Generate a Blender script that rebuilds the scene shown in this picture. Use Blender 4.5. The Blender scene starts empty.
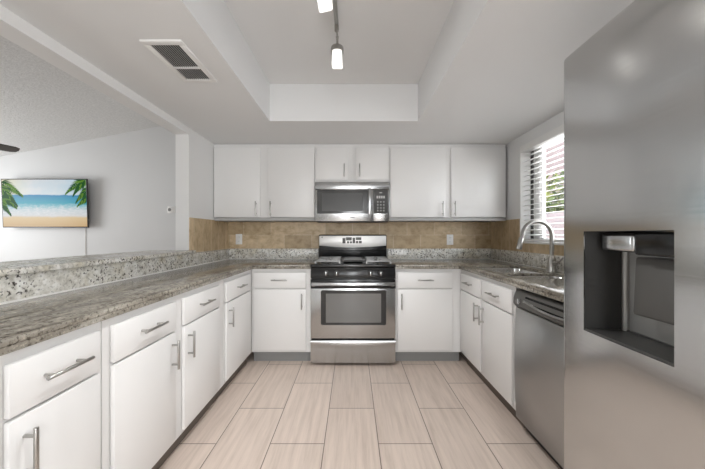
import bpy, bmesh, math, random
from mathutils import Vector, Matrix
random.seed(7)
PI = math.pi
SC = bpy.context.scene
COL = SC.collection

# ------------------------------------------------------------------ camera, world, light, exposure
H = 1.18
cam_d = bpy.data.cameras.new('camera')
cam_d.sensor_width = 36.0
cam_d.lens = 36.0 * 285.0 / 705.0
cam_d.clip_start = 0.02
cam = bpy.data.objects.new('camera', cam_d)
cam.location = (0, 0, H)
cam.rotation_euler = (PI / 2, 0, 0)
COL.objects.link(cam)
SC.camera = cam

w = bpy.data.worlds.new('sky')
SC.world = w
w.use_nodes = True
nt = w.node_tree
sky = nt.nodes.new('ShaderNodeTexSky')
sky.sky_type = 'NISHITA'
sky.sun_disc = False
sky.sun_elevation = math.radians(48)
sky.sun_rotation = math.radians(200)
bg = nt.nodes['Background']
nt.links.new(sky.outputs[0], bg.inputs[0])
bg.inputs[1].default_value = 0.34

def area(name, loc, direction, sx, sy, power, color=(0.95, 0.976, 1.0)):
    d = bpy.data.lights.new(name, 'AREA')
    d.shape = 'RECTANGLE'; d.size = sx; d.size_y = sy
    d.energy = power; d.color = color
    o = bpy.data.objects.new(name, d)
    o.location = loc
    o.rotation_euler = Vector(direction).to_track_quat('-Z', 'Y').to_euler()
    COL.objects.link(o)
    return o

# daylight entering by the glazed door behind the camera, the left living-room window and the sink window; the rest is added fill
area('patio_door_daylight', (0.02, -2.52, 1.25), (0, 1, 0.05), 0.5, 1.95, 44)
area('rear_fill', (-0.95, -2.5, 1.35), (0.12, 1, 0.30), 0.6, 1.5, 14)  # added fill lamp behind the camera, tilted up to lift the ceiling
area('side_fill', (1.5, -1.35, 1.3), (-1, 0.55, 0.12), 1.6, 1.5, 38)  # unseen fill lamp added to light the left cabinets
area('living_window_daylight', (-6.05, 2.75, 1.35), (1, 0.0, 0.15), 1.6, 1.4, 60)
area('living_rear_fill', (-3.9, -2.5, 1.4), (0, 1, 0.15), 2.2, 1.6, 4)  # weak fill lamp added out of view for the living room
area('sink_window_daylight', (1.78, 2.03, 1.54), (-1, 0, 0.1), 1.15, 0.85, 17)
sun_d = bpy.data.lights.new('sun', 'SUN'); sun_d.energy = 2.4; sun_d.angle = 0.02; sun_d.color = (1, 0.96, 0.9)
sun_o = bpy.data.objects.new('sun', sun_d); COL.objects.link(sun_o)
sun_o.rotation_euler = Vector((0.62, 0.15, -1)).to_track_quat('-Z', 'Y').to_euler()

SC.view_settings.view_transform = 'Standard'
SC.view_settings.look = 'None'
SC.view_settings.gamma = 1.0
SC.view_settings.use_curve_mapping = False
SC.view_settings.exposure = 0.2

# ------------------------------------------------------------------ materials
def mat(name, color, rough=0.5, metal=0.0, emit=None, estr=1.0, spec=0.5):
    m = bpy.data.materials.new(name); m.use_nodes = True
    b = m.node_tree.nodes['Principled BSDF']
    b.inputs['Base Color'].default_value = (*color, 1)
    b.inputs['Roughness'].default_value = rough
    b.inputs['Metallic'].default_value = metal
    b.inputs['Specular IOR Level'].default_value = spec
    if emit:
        b.inputs['Emission Color'].default_value = (*emit, 1)
        b.inputs['Emission Strength'].default_value = estr
    return m

class N:
    """small helper to wire nodes"""
    def __init__(s, m):
        s.m = m; s.t = m.node_tree; s.b = s.t.nodes['Principled BSDF']
    def new(s, kind, **kw):
        n = s.t.nodes.new(kind)
        for k, v in kw.items(): setattr(n, k, v)
        return n
    def link(s, a, b): s.t.links.new(a, b)
    def coords(s, scale=(1, 1, 1), loc=(0, 0, 0), world=False):
        mp = s.new('ShaderNodeMapping')
        mp.inputs['Scale'].default_value = scale
        mp.inputs['Location'].default_value = loc
        if world: s.link(s.new('ShaderNodeNewGeometry').outputs['Position'], mp.inputs[0])
        else: s.link(s.new('ShaderNodeTexCoord').outputs['Object'], mp.inputs[0])
        return mp.outputs[0]
    def noise(s, vec, scale=5, detail=4, rough=0.55, dist=0):
        n = s.new('ShaderNodeTexNoise')
        n.inputs['Scale'].default_value = scale; n.inputs['Detail'].default_value = detail
        n.inputs['Roughness'].default_value = rough; n.inputs['Distortion'].default_value = dist
        s.link(vec, n.inputs['Vector'])
        return n.outputs['Fac']
    def voro(s, vec, scale, feature='F1', out='Distance'):
        n = s.new('ShaderNodeTexVoronoi'); n.feature = feature
        n.inputs['Scale'].default_value = scale
        s.link(vec, n.inputs['Vector'])
        return n.outputs[out]
    def ramp(s, fac, stops):
        r = s.new('ShaderNodeValToRGB')
        e = r.color_ramp.elements
        while len(e) < len(stops): e.new(0.5)
        for i, (p, c) in enumerate(stops):
            e[i].position = p
            e[i].color = (*c, 1) if len(c) == 3 else c
        s.link(fac, r.inputs[0])
        return r.outputs[0]
    def mix(s, fac, a, b, mode='MIX'):
        n = s.new('ShaderNodeMix', data_type='RGBA', blend_type=mode)
        for sock, v in ((n.inputs[0], fac), (n.inputs[6], a), (n.inputs[7], b)):
            if hasattr(v, 'is_output'): s.link(v, sock)
            elif isinstance(v, tuple): sock.default_value = (*v, 1)
            else: sock.default_value = v
        return n.outputs[2]
    def math(s, op, a, b=None):
        n = s.new('ShaderNodeMath', operation=op)
        for sock, v in ((n.inputs[0], a), (n.inputs[1], b)):
            if v is None: continue
            if hasattr(v, 'is_output'): s.link(v, sock)
            else: sock.default_value = v
        return n.outputs[0]
    def bump(s, h, strength=0.2, dist=0.01):
        n = s.new('ShaderNodeBump')
        n.inputs['Strength'].default_value = strength; n.inputs['Distance'].default_value = dist
        s.link(h, n.inputs['Height']); s.link(n.outputs[0], s.b.inputs['Normal'])
    def base(s, c): s.link(c, s.b.inputs['Base Color'])

def paint(name, color, rough=0.6, tex=0.05, scale=120):
    m = mat(name, color, rough); n = N(m)
    n.bump(n.noise(n.coords(), scale, 2), tex, 0.004)
    return m

M = {}
M['wall'] = paint('wall_paint', (0.76, 0.76, 0.755))
M['trimwall'] = paint('opening_paint', (0.76, 0.755, 0.745))
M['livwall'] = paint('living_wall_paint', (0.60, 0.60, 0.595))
M['ceil'] = paint('ceiling_paint', (0.77, 0.77, 0.765), 0.8, 0.08, 60)
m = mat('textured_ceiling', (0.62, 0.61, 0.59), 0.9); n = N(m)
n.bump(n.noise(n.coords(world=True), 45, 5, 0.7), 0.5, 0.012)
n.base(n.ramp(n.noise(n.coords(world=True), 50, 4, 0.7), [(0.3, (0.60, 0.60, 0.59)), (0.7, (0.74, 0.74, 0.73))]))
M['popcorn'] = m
M['cab'] = mat('white_cabinet_paint', (0.765, 0.755, 0.74), 0.38)
M['cabin'] = mat('cabinet_frame_shade', (0.74, 0.73, 0.715), 0.45)  # slightly darker than the doors, for the shading on the frames
M['undershade'] = mat('cabinet_undershade_grey', (0.40, 0.395, 0.385), 0.6)  # grey stands for the shade under the wall cabinets
M['toe'] = mat('grey_toe_kick', (0.25, 0.25, 0.245), 0.6)
M['toedark'] = mat('brown_toe_kick', (0.13, 0.105, 0.085), 0.6)
M['caulk'] = mat('white_caulk', (0.86, 0.85, 0.82), 0.5)
M['whiteplastic'] = mat('white_plastic', (0.8, 0.79, 0.77), 0.4)
M['nickel'] = mat('brushed_nickel', (0.42, 0.41, 0.39), 0.3, 1.0)
M['chrome'] = mat('chrome', (0.75, 0.75, 0.74), 0.12, 1.0)
M['black'] = mat('black_enamel', (0.015, 0.015, 0.015), 0.18)
M['blackplastic'] = mat('black_plastic', (0.025, 0.024, 0.023), 0.4)
M['iron'] = mat('cast_iron_grate', (0.30, 0.30, 0.295), 0.35, 0.4)
M['darkgrey'] = mat('dark_grey_plastic', (0.085, 0.082, 0.076), 0.45)
M['midgrey'] = mat('mid_grey_plastic', (0.20, 0.195, 0.185), 0.4)
M['recess'] = mat('dispenser_recess_grey', (0.035, 0.034, 0.032), 0.6, 0, None, 1, 0.25)
M['greymetal'] = mat('grey_metal_panel', (0.34, 0.335, 0.32), 0.4, 0.6)
M['traygrey'] = mat('drip_tray_grey', (0.05, 0.049, 0.046), 0.35)
M['grille'] = mat('dark_vent_louvre', (0.10, 0.10, 0.095), 0.5)
M['mwmesh'] = mat('microwave_mesh', (0.085, 0.085, 0.082), 0.3, 0, None, 1, 0.3)
M['backsteel'] = mat('bright_steel', (0.80, 0.79, 0.77), 0.45, 0.85)
M['ovenglass'] = mat('oven_glass', (0.16, 0.157, 0.15), 0.12)
M['mwglass'] = mat('microwave_glass', (0.05, 0.05, 0.048), 0.1)
M['mark'] = mat('grey_print', (0.5, 0.5, 0.49), 0.5)

def steel(name, color, rough, brush=(4, 4, 260), wav=0.0, br=0.012):
    m = mat(name, color, rough, 1.0); n = N(m)
    f = n.noise(n.coords(brush), 1.0, 2, 0.5)
    r = n.math('ADD', n.math('MULTIPLY', f, 0.10), rough - 0.05)
    n.link(r, n.b.inputs['Roughness'])
    h = n.math('MULTIPLY', f, br)
    if wav:
        g = n.noise(n.coords((0.5, 1.0, 2.6), (0.3, 0.2, 0.7)), 1.0, 1, 0.4, 0.3)
        h = n.math('ADD', h, n.math('MULTIPLY', g, wav))
    n.bump(h, 0.25, 0.02)
    return m
M['steel'] = steel('brushed_steel', (0.51, 0.515, 0.515), 0.24)
M['steelfridge'] = steel('fridge_steel', (0.57, 0.575, 0.575), 0.17, (3, 3, 200), 2.5, 0.0)
M['steeldw'] = steel('dishwasher_steel', (0.46, 0.465, 0.465), 0.33)
M['steelsink'] = mat('sink_steel', (0.80, 0.795, 0.785), 0.2, 1.0)

def granite(name, light):
    m = mat(name, (0.5, 0.5, 0.5), 0.16 if not light else 0.25); n = N(m)
    c = n.coords(world=True)
    if light:
        base = n.ramp(n.noise(c, 28, 5, 0.65), [(0.32, (0.44, 0.42, 0.37)), (0.46, (0.68, 0.66, 0.60)), (0.62, (0.86, 0.85, 0.81))])
        warm = n.ramp(n.noise(c, 9, 3), [(0.5, (1, 1, 1)), (0.75, (0.86, 0.82, 0.72))])
        base = n.mix(1.0, base, warm, 'MULTIPLY')
        sp = n.ramp(n.noise(c, 75, 3, 0.6), [(0.565, (0, 0, 0)), (0.61, (1, 1, 1))])
        cl = n.ramp(n.noise(n.coords(loc=(3, 1, 2), world=True), 7, 2), [(0.36, (0.35, 0.35, 0.35)), (0.52, (1, 1, 1))])
        sp = n.mix(1.0, sp, cl, 'MULTIPLY')
        n.base(n.mix(sp, base, (0.05, 0.043, 0.036)))
    else:
        s = n.coords((6, 1.7, 6), world=True)
        base = n.ramp(n.noise(s, 1.9, 8, 0.74, 0.8), [(0.34, (0.085, 0.072, 0.058)), (0.42, (0.20, 0.178, 0.145)), (0.53, (0.29, 0.265, 0.222)), (0.70, (0.42, 0.395, 0.34))])
        sp = n.ramp(n.noise(c, 70, 3, 0.65), [(0.38, (0.25, 0.23, 0.20)), (0.47, (1, 1, 1)), (0.58, (1, 1, 1)), (0.68, (1.7, 1.7, 1.65))])
        n.base(n.mix(0.85, base, sp, 'MULTIPLY'))
    return m
M['granite_light'] = granite('speckled_granite', True)
M['granite'] = granite('streaked_granite', False)

# travertine wall tile: u along the wall, v up
def travertine(name, axis):
    m = mat(name, (0.4, 0.3, 0.2), 0.45); n = N(m)
    g = n.new('ShaderNodeNewGeometry'); sx = n.new('ShaderNodeSeparateXYZ'); cx = n.new('ShaderNodeCombineXYZ')
    n.link(g.outputs['Position'], sx.inputs[0])
    n.link(sx.outputs[axis], cx.inputs[0])
    n.link(n.math('ADD', sx.outputs[2], -1.022), cx.inputs[1])
    br = n.new('ShaderNodeTexBrick'); br.offset = 0.5
    n.link(cx.outputs[0], br.inputs['Vector'])
    br.inputs['Scale'].default_value = 1.0
    br.inputs['Brick Width'].default_value = 0.305 if axis == 0 else 0.152
    br.inputs['Row Height'].default_value = 0.152 if axis == 0 else 0.36
    br.inputs['Mortar Size'].default_value = 0.003
    br.inputs['Mortar Smooth'].default_value = 0.3
    br.inputs['Color1'].default_value = (0.45, 0.335, 0.20, 1)
    br.inputs['Color2'].default_value = (0.64, 0.50, 0.325, 1)
    br.inputs['Mortar'].default_value = (0.62, 0.51, 0.36, 1)
    sc = (5, 5, 7) if axis == 0 else (5, 8, 4)
    v = n.ramp(n.noise(n.coords(sc, world=True), 2.6, 6, 0.62, 0.25), [(0.30, (0.70, 0.64, 0.55)), (0.5, (1, 1, 1)), (0.72, (1.2, 1.22, 1.23))])
    n.base(n.mix(0.9, br.outputs['Color'], v, 'MULTIPLY'))
    return m
M['tile_back'] = travertine('travertine_tile', 0)
M['tile_side'] = travertine('travertine_side_tile', 1)

# floor: plank tiles laid along Y, half offset
m = mat('floor_tile', (0.5, 0.42, 0.36), 0.42); n = N(m)
g = n.new('ShaderNodeNewGeometry'); sx = n.new('ShaderNodeSeparateXYZ'); cx = n.new('ShaderNodeCombineXYZ')
n.link(g.outputs['Position'], sx.inputs[0])
n.link(n.math('ADD', sx.outputs[1], -1.935), cx.inputs[0])
n.link(n.math('ADD', sx.outputs[0], -0.146), cx.inputs[1])
br = n.new('ShaderNodeTexBrick'); br.offset = 0.5
n.link(cx.outputs[0], br.inputs['Vector'])
for k, v in (('Scale', 1.0), ('Brick Width', 0.655), ('Row Height', 0.305), ('Mortar Size', 0.0028), ('Mortar Smooth', 0.2)):
    br.inputs[k].default_value = v
br.inputs['Color1'].default_value = (0.60, 0.50, 0.43, 1)
br.inputs['Color2'].default_value = (0.67, 0.56, 0.485, 1)
br.inputs['Mortar'].default_value = (0.19, 0.15, 0.12, 1)
st = n.ramp(n.noise(n.coords((26, 1.6, 1), world=True), 1.4, 6, 0.65, 0.3), [(0.3, (0.84, 0.82, 0.80)), (0.5, (1, 1, 1)), (0.72, (1.13, 1.13, 1.13))])
n.base(n.mix(0.95, br.outputs['Color'], st, 'MULTIPLY'))
n.bump(n.math('MULTIPLY', br.outputs['Fac'], -1.0), 0.4, 0.003)
M['floor'] = m

M['shade'] = mat('frosted_glass_shade', (0.9, 0.88, 0.84), 0.4, 0, (1, 0.985, 0.96), 0.62)
m = bpy.data.materials.new('window_glass'); m.use_nodes = True
t = m.node_tree; t.nodes.clear()
o_ = t.nodes.new('ShaderNodeOutputMaterial'); mx = t.nodes.new('ShaderNodeMixShader')
tr = t.nodes.new('ShaderNodeBsdfTransparent'); gl = t.nodes.new('ShaderNodeBsdfGlossy'); gl.inputs['Roughness'].default_value = 0.02
mx.inputs[0].default_value = 0.06
t.links.new(tr.outputs[0], mx.inputs[1]); t.links.new(gl.outputs[0], mx.inputs[2]); t.links.new(mx.outputs[0], o_.inputs[0])
M['glass'] = m
M['bronze'] = mat('dark_window_frame', (0.03, 0.028, 0.026), 0.4)
M['blind'] = mat('white_blind', (0.82, 0.81, 0.79), 0.45)
M['cord'] = mat('white_cord', (0.7, 0.69, 0.66), 0.7)
M['stucco'] = paint('pink_stucco', (0.62, 0.46, 0.42), 0.9, 0.3, 40)
M['block'] = paint('pale_block_wall', (0.70, 0.56, 0.52), 0.9, 0.3, 40)
M['soil'] = paint('yard_gravel', (0.45, 0.38, 0.32), 0.95, 0.4, 30)
M['leaf'] = mat('green_leaves', (0.17, 0.24, 0.05), 0.6)
M['leaf2'] = mat('yellow_green_leaves', (0.42, 0.44, 0.09), 0.6)
M['bark'] = mat('bark', (0.12, 0.09, 0.06), 0.9)
M['fan'] = mat('dark_fan_blade', (0.045, 0.04, 0.036), 0.5)

# ------------------------------------------------------------------ mesh helpers
class B:
    def __init__(s): s.bm = bmesh.new()
    def _merge(s, t, mi=0, smooth=False):
        for f in t.faces:
            f.material_index = mi; f.smooth = smooth
        me = bpy.data.meshes.new('tmp'); t.to_mesh(me); t.free()
        s.bm.from_mesh(me); bpy.data.meshes.remove(me)
        return s
    def box(s, a, b, bev=0.0, seg=2, mi=0):
        lo = [min(p, q) for p, q in zip(a, b)]; hi = [max(p, q) for p, q in zip(a, b)]
        t = bmesh.new()
        bmesh.ops.create_cube(t, size=1)
        for v in t.verts:
            v.co = Vector([lo[i] + (v.co[i] + 0.5) * (hi[i] - lo[i]) for i in range(3)])
        if bev:
            bev = min(bev, 0.45 * min(hi[i] - lo[i] for i in range(3)))
            bmesh.ops.bevel(t, geom=t.edges[:], offset=bev, segments=seg, affect='EDGES', profile=0.5)
        return s._merge(t, mi)
    def cyl(s, p0, p1, r, r1=None, seg=20, mi=0, bev=0.0):
        p0, p1 = Vector(p0), Vector(p1); d = p1 - p0
        t = bmesh.new()
        bmesh.ops.create_cone(t, cap_ends=True, segments=seg, radius1=r, radius2=r if r1 is None else r1, depth=d.length)
        if bev:
            es = [e for e in t.edges if all(abs(abs(v.co.z) - d.length / 2) < 1e-6 for v in e.verts)]
            bmesh.ops.bevel(t, geom=es, offset=bev, segments=2, affect='EDGES', profile=0.5)
        q = d.to_track_quat('Z', 'Y')
        mtx = Matrix.Translation((p0 + p1) / 2) @ q.to_matrix().to_4x4()
        t.transform(mtx)
        return s._merge(t, mi, True)
    def sphere(s, c, r, mi=0, scale=(1, 1, 1), seg=16):
        t = bmesh.new()
        bmesh.ops.create_uvsphere(t, u_segments=seg, v_segments=seg // 2, radius=r)
        for v in t.verts: v.co = Vector(c) + Vector([v.co[i] * scale[i] for i in range(3)])
        return s._merge(t, mi, True)
    def tube(s, pts, r, seg=12, mi=0):
        t = bmesh.new(); rings = []
        pts = [Vector(p) for p in pts]
        rr = r if isinstance(r, (list, tuple)) else [r] * len(pts)
        up = None
        for i, p in enumerate(pts):
            d = (pts[min(i + 1, len(pts) - 1)] - pts[max(i - 1, 0)]).normalized()
            if up is None:
                up = Vector((0, 0, 1)) if abs(d.z) < 0.9 else Vector((0, 1, 0))
            a = (up - d * up.dot(d)).normalized(); up = a; b = d.cross(a)
            rings.append([t.verts.new(p + (a * math.cos(k * 2 * PI / seg) + b * math.sin(k * 2 * PI / seg)) * rr[i]) for k in range(seg)])
        for i in range(len(rings) - 1):
            for k in range(seg):
                t.faces.new((rings[i][k], rings[i][(k + 1) % seg], rings[i + 1][(k + 1) % seg], rings[i + 1][k]))
        t.faces.new(rings[0]); t.faces.new(rings[-1])
        bmesh.ops.recalc_face_normals(t, faces=t.faces[:])
        return s._merge(t, mi, True)
    def lathe(s, c, prof, seg=24, mi=0, cap=False):
        """prof: list of (radius, z) about a vertical axis through c"""
        t = bmesh.new(); rings = []
        for r, z in prof:
            rings.append([t.verts.new((c[0] + r * math.cos(k * 2 * PI / seg), c[1] + r * math.sin(k * 2 * PI / seg), c[2] + z)) for k in range(seg)])
        for i in range(len(rings) - 1):
            for k in range(seg):
                t.faces.new((rings[i][k], rings[i][(k + 1) % seg], rings[i + 1][(k + 1) % seg], rings[i + 1][k]))
        if cap:
            t.faces.new(rings[0]); t.faces.new(rings[-1])
        bmesh.ops.recalc_face_normals(t, faces=t.faces[:])
        return s._merge(t, mi, True)
    def prism(s, outline, ext, f, holes=(), mi=0, bev=0.0):
        """outline in 2D; f maps (a, b, c) to xyz with c in (0, ext)"""
        t = bmesh.new(); es = []
        for loop in [outline] + list(holes):
            vs = [t.verts.new(f(a, b, 0)) for a, b in loop]
            es += [t.edges.new((vs[i], vs[(i + 1) % len(vs)])) for i in range(len(vs))]
        bmesh.ops.triangle_fill(t, edges=es, use_beauty=True, use_dissolve=False)
        d = Vector(f(0, 0, ext)) - Vector(f(0, 0, 0))
        r = bmesh.ops.extrude_face_region(t, geom=t.faces[:] )
        bmesh.ops.translate(t, verts=[v for v in r['geom'] if isinstance(v, bmesh.types.BMVert)], vec=d)
        bmesh.ops.recalc_face_normals(t, faces=t.faces[:])
        bmesh.ops.dissolve_limit(t, angle_limit=0.01, verts=t.verts[:], edges=t.edges[:])
        if bev:
            es = [e for e in t.edges if len(e.link_faces) == 2 and e.calc_face_angle(0) > 0.9]
            bmesh.ops.bevel(t, geom=es, offset=bev, segments=2, affect='EDGES', profile=0.5)
        return s._merge(t, mi)
    def quad(s, pts, mi=0):
        f = s.bm.faces.new([s.bm.verts.new(p) for p in pts]); f.material_index = mi
        return s
    def done(s, name, mats, parent=None, props=None):
        me = bpy.data.meshes.new(name)
        off = wloc(parent) if parent else Vector((0, 0, 0))
        if parent is None and s.bm.verts and props and props.get('_origin', True):
            xs = [v.co for v in s.bm.verts]
            off = Vector(((min(c.x for c in xs) + max(c.x for c in xs)) / 2, (min(c.y for c in xs) + max(c.y for c in xs)) / 2, min(c.z for c in xs)))
        for v in s.bm.verts: v.co -= off
        s.bm.to_mesh(me); s.bm.free()
        for mm in (mats if isinstance(mats, (list, tuple)) else [mats]): me.materials.append(M[mm])
        me.set_sharp_from_angle(angle=0.7)
        o = bpy.data.objects.new(name, me); COL.objects.link(o)
        if parent: o.parent = parent
        else: o.location = off
        for k, v in (props or {}).items():
            if not k.startswith('_'): o[k] = v
        return o

def wloc(o):
    p = Vector((0, 0, 0))
    while o is not None:
        p += o.location; o = o.parent
    return p

def thing(name, label, cat, loc, group=None):
    o = bpy.data.objects.new(name, None); COL.objects.link(o)
    o.location = loc; o.empty_display_size = 0.1
    o['label'] = label; o['category'] = cat
    if group: o['group'] = group
    return o

def P(label, cat, group=None):
    d = {'label': label, 'category': cat}
    if group: d['group'] = group
    return d
ST = {'kind': 'structure', '_origin': False}

# ------------------------------------------------------------------ structure
XL, XLO, XR, YB, ZC = -1.40, -1.515, 1.56, 3.20, 2.095
YR = -2.6
LX = -6.2
B().box((LX - 0.1, YR - 0.1, -0.1), (XR + 0.1, 4.3, 0)).done('floor', 'floor', None, ST)
# kitchen ceiling with a raised tray
TX0, TX1, TY0, TY1, TZ = -0.668, 0.529, 0.25, 2.30, 2.395
b = B()
b.prism([(XL, YR), (XR, YR), (XR, YB), (XL, YB)], 0.02, lambda a, c, e: (a, c, ZC + e), [[(TX0, TY0), (TX1, TY0), (TX1, TY1), (TX0, TY1)]])
b.box((TX0 - 0.02, TY0 - 0.02, ZC + 0.02), (TX0, TY1 + 0.02, TZ + 0.02)).box((TX1, TY0 - 0.02, ZC + 0.02), (TX1 + 0.02, TY1 + 0.02, TZ + 0.02))
b.box((TX0, TY1, ZC + 0.02), (TX1, TY1 + 0.02, TZ + 0.02)).box((TX0, TY0 - 0.02, ZC + 0.02), (TX1, TY0, TZ + 0.02))
b.box((TX0, TY0, TZ), (TX1, TY1, TZ + 0.02))
b.done('ceiling', 'ceil', None, ST)
B().box((XL, YB, 0), (XR + 0.1, YB + 0.1, 2.6)).done('wall_back', 'wall', None, ST)
# left wall: stub at the back, header above the pass-through, low wall under the bar top
YO = 2.44
b = B().box((XLO, YO, 0), (XL, 4.2, 3.1)).box((XLO, YR, 2.037), (XL, YO, 3.1)).box((XLO, -0.6, 0), (XL, YO, 1.018))
b.done('wall_left', 'trimwall', None, ST)
# right wall with window opening
WY0, WY1, WZ0, WZ1 = 1.42, 2.65, 1.100, 1.995
b = B()
b.prism([(YR, 0), (YB, 0), (YB, 2.6), (YR, 2.6)], 0.16, lambda a, c, e: (XR + e, a, c), [[(WY0, WZ0), (WY1, WZ0), (WY1, WZ1), (WY0, WZ1)]])
b.done('wall_right', 'wall', None, ST)
# rear wall of kitchen and living room, behind the camera
b = B().box((LX, YR - 0.1, 0), (XR + 0.1, YR, 3.3)); b.done('wall_rear', 'wall', None, ST)
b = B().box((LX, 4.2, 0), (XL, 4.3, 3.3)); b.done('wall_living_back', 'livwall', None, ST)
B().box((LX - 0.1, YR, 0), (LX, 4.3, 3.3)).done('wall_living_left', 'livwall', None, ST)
# sloped living room ceiling
zc = lambda x: 2.33 + 0.19 * (x + 5.19)
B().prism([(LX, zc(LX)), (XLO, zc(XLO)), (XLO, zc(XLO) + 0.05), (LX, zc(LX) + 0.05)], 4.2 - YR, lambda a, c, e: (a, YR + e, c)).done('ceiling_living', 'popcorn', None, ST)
# wall tile
TT = 1.326
b = B().box((XL, YB - 0.008, 1.02), (XR, YB, TT)); b.done('wall_tile_back', 'tile_back', None, ST)
b = B().box((XL, YO, 1.02), (XL + 0.008, YB - 0.008, TT)); b.done('wall_tile_left', 'tile_side', None, ST)
b = B().box((XR - 0.008, WY1 + 0.0, 1.02), (XR, YB - 0.008, TT)).box((XR - 0.008, 1.02, 1.02), (XR, WY1, WZ0)); b.done('wall_tile_right', 'tile_side', None, ST)

# window: frame, jamb lining, pane
w1 = bpy.data.objects.new('window_1', None); COL.objects.link(w1); w1.location = (XR, 2.03, WZ0); w1['kind'] = 'structure'
b = B()
b.box((XR - 0.004, WY1 - 0.012, WZ0), (XR + 0.13, WY1, WZ1)).box((XR - 0.004, WY0, WZ0), (XR + 0.13, WY0 + 0.012, WZ1))
b.box((XR - 0.004, WY0, WZ1 - 0.012), (XR + 0.13, WY1, WZ1)).box((XR - 0.012, WY0 - 0.01, WZ0), (XR + 0.13, WY1, WZ0 + 0.016), 0.003)
b.done('window_jamb', 'blind', w1)
b = B()
for y0, y1 in ((WY0 + 0.012, WY0 + 0.07), (WY1 - 0.16, WY1 - 0.04)):
    b.box((XR + 0.10, y0, WZ0 + 0.016), (XR + 0.13, y1, WZ1 - 0.012), 0.003)
b.box((XR + 0.10, WY0, WZ0 + 0.016), (XR + 0.13, WY1 - 0.04, WZ0 + 0.05)).box((XR + 0.10, WY0, WZ1 - 0.045), (XR + 0.13, WY1 - 0.04, WZ1 - 0.012))
b.done('window_frame', 'whiteplastic', w1)
B().box((XR + 0.088, WY1 - 0.045, WZ0 + 0.016), (XR + 0.13, WY1 - 0.012, WZ1 - 0.012)).done('window_track', 'bronze', w1)
B().box((XR + 0.113, WY0 + 0.02, WZ0 + 0.03), (XR + 0.117, WY1 - 0.02, WZ1 - 0.02)).done('window_pane', 'glass', w1)

# ------------------------------------------------------------------ window blind
bl = thing('window_blind', 'white two-inch slat blind hanging open in the window above the sink', 'blind', (XR + 0.04, 2.03, WZ0 + 0.02))
by0, by1 = WY0 + 0.018, WY1 - 0.018
B().box((XR - 0.012, by0, WZ1 - 0.062), (XR + 0.012, by1, WZ1 - 0.013), 0.004).done('valance', 'blind', bl)
B().box((XR + 0.014, by0, WZ1 - 0.06), (XR + 0.07, by1, WZ1 - 0.014), 0.003).done('head_rail', 'blind', bl)
b = B(); nz = 17
for k in range(nz):
    z = WZ0 + 0.075 + k * (WZ1 - 0.10 - WZ0 - 0.075) / (nz - 1)
    b.prism([(XR + 0.016, z - 0.005), (XR + 0.04, z + 0.004), (XR + 0.066, z + 0.004), (XR + 0.066, z + 0.0065), (XR + 0.04, z + 0.0068), (XR + 0.016, z - 0.002)], by1 - by0, lambda a, c, e: (a, by0 + e, c))
b.done('slats', 'blind', bl)
B().box((XR + 0.015, by0, WZ0 + 0.02), (XR + 0.067, by1, WZ0 + 0.042), 0.004).done('bottom_rail', 'blind', bl)
for y in (by1 - 0.16, by1 - 0.52, by0 + 0.16):
    b = B()
    for x in (XR + 0.0135, XR + 0.0685): b.cyl((x, y, WZ0 + 0.03), (x, y, WZ1 - 0.06), 0.0012, seg=6)
    b.done('ladder_cord', 'cord', bl)

# ------------------------------------------------------------------ outside the window
B().box((XR + 0.16, -1, -0.25), (9, 16, -0.1)).done('ground', 'soil', None, ST)
B().box((3.0, -0.5, -0.1), (3.18, 12, 1.50), 0.01).done('garden_wall', 'block', None, P('pale pink garden wall outside the window, below the shrub', 'wall'))
B().box((6.2, -0.5, -0.1), (6.5, 16.0, 6.0), 0.01).done('neighbour_house', 'stucco', None, P('pinkish neighbouring house wall behind the shrub outside the window', 'house'))
tr_ = thing('leafy_shrub', 'yellow-green leafy shrub outside the window above the garden wall', 'shrub', (3.75, 4.9, -0.1))
b = B()
b.tube([(3.75, 4.9, -0.1), (3.73, 4.92, 0.7), (3.78, 4.88, 1.5)], [0.06, 0.05, 0.03], 8)
b.tube([(3.73, 4.92, 0.7), (3.6, 5.2, 1.4), (3.55, 5.3, 1.8)], [0.03, 0.025, 0.015], 8)
b.tube([(3.73, 4.92, 0.7), (3.85, 4.6, 1.4), (3.85, 4.4, 1.9)], [0.03, 0.025, 0.015], 8)
b.done('stem', 'bark', tr_)
b = B(); rng = random.Random(3)
for k in range(1500):
    while True:
        p = Vector((rng.uniform(-1, 1), rng.uniform(-1, 1), rng.uniform(-1, 1)))
        if p.length < 1: break
    p = p * (0.6 + 0.4 * p.length)
    c = Vector((3.75 + p.x * 0.5, 4.9 + p.y * 0.95, 1.72 + p.z * 0.62))
    u = Vector((rng.gauss(0, 1), rng.gauss(0, 1), rng.gauss(0, 1))).normalized()
    v = u.orthogonal().normalized(); L = rng.uniform(0.05, 0.10)
    b.quad([c - u * L, c + v * L * 0.45, c + u * L, c - v * L * 0.45], 0 if rng.random() < 0.55 else 1)
b.done('foliage', ['leaf', 'leaf2'], tr_)

# ------------------------------------------------------------------ counters
CT, CB, CS = 0.907, 0.869, 0.888
def rrect(x0, y0, x1, y1, r, n=6):
    pts = []
    for cx_, cy_, a0 in ((x1 - r, y1 - r, 0), (x0 + r, y1 - r, 90), (x0 + r, y0 + r, 180), (x1 - r, y0 + r, 270)):
        for k in range(n + 1):
            a = math.radians(a0 + 90 * k / n)
            pts.append((cx_ + r * math.cos(a), cy_ + r * math.sin(a)))
    return pts
XF, YF = 0.9956, 2.608           # right-run and back-run face frames
XFL = -0.923
BZ = 1.022
ct = thing('countertop', 'streaked grey-brown granite worktop along the left cabinets up to the range', 'countertop', (XL + 0.25, 1.8, CB))
B().prism([(XL, 0.36), (-0.900, 0.36), (-0.900, 2.572), (-0.380, 2.572), (-0.380, YB), (XL, YB)], CT - CS, lambda a, c, e: (a, c, CS + e), bev=0.004).done('slab', 'granite', ct)
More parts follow.
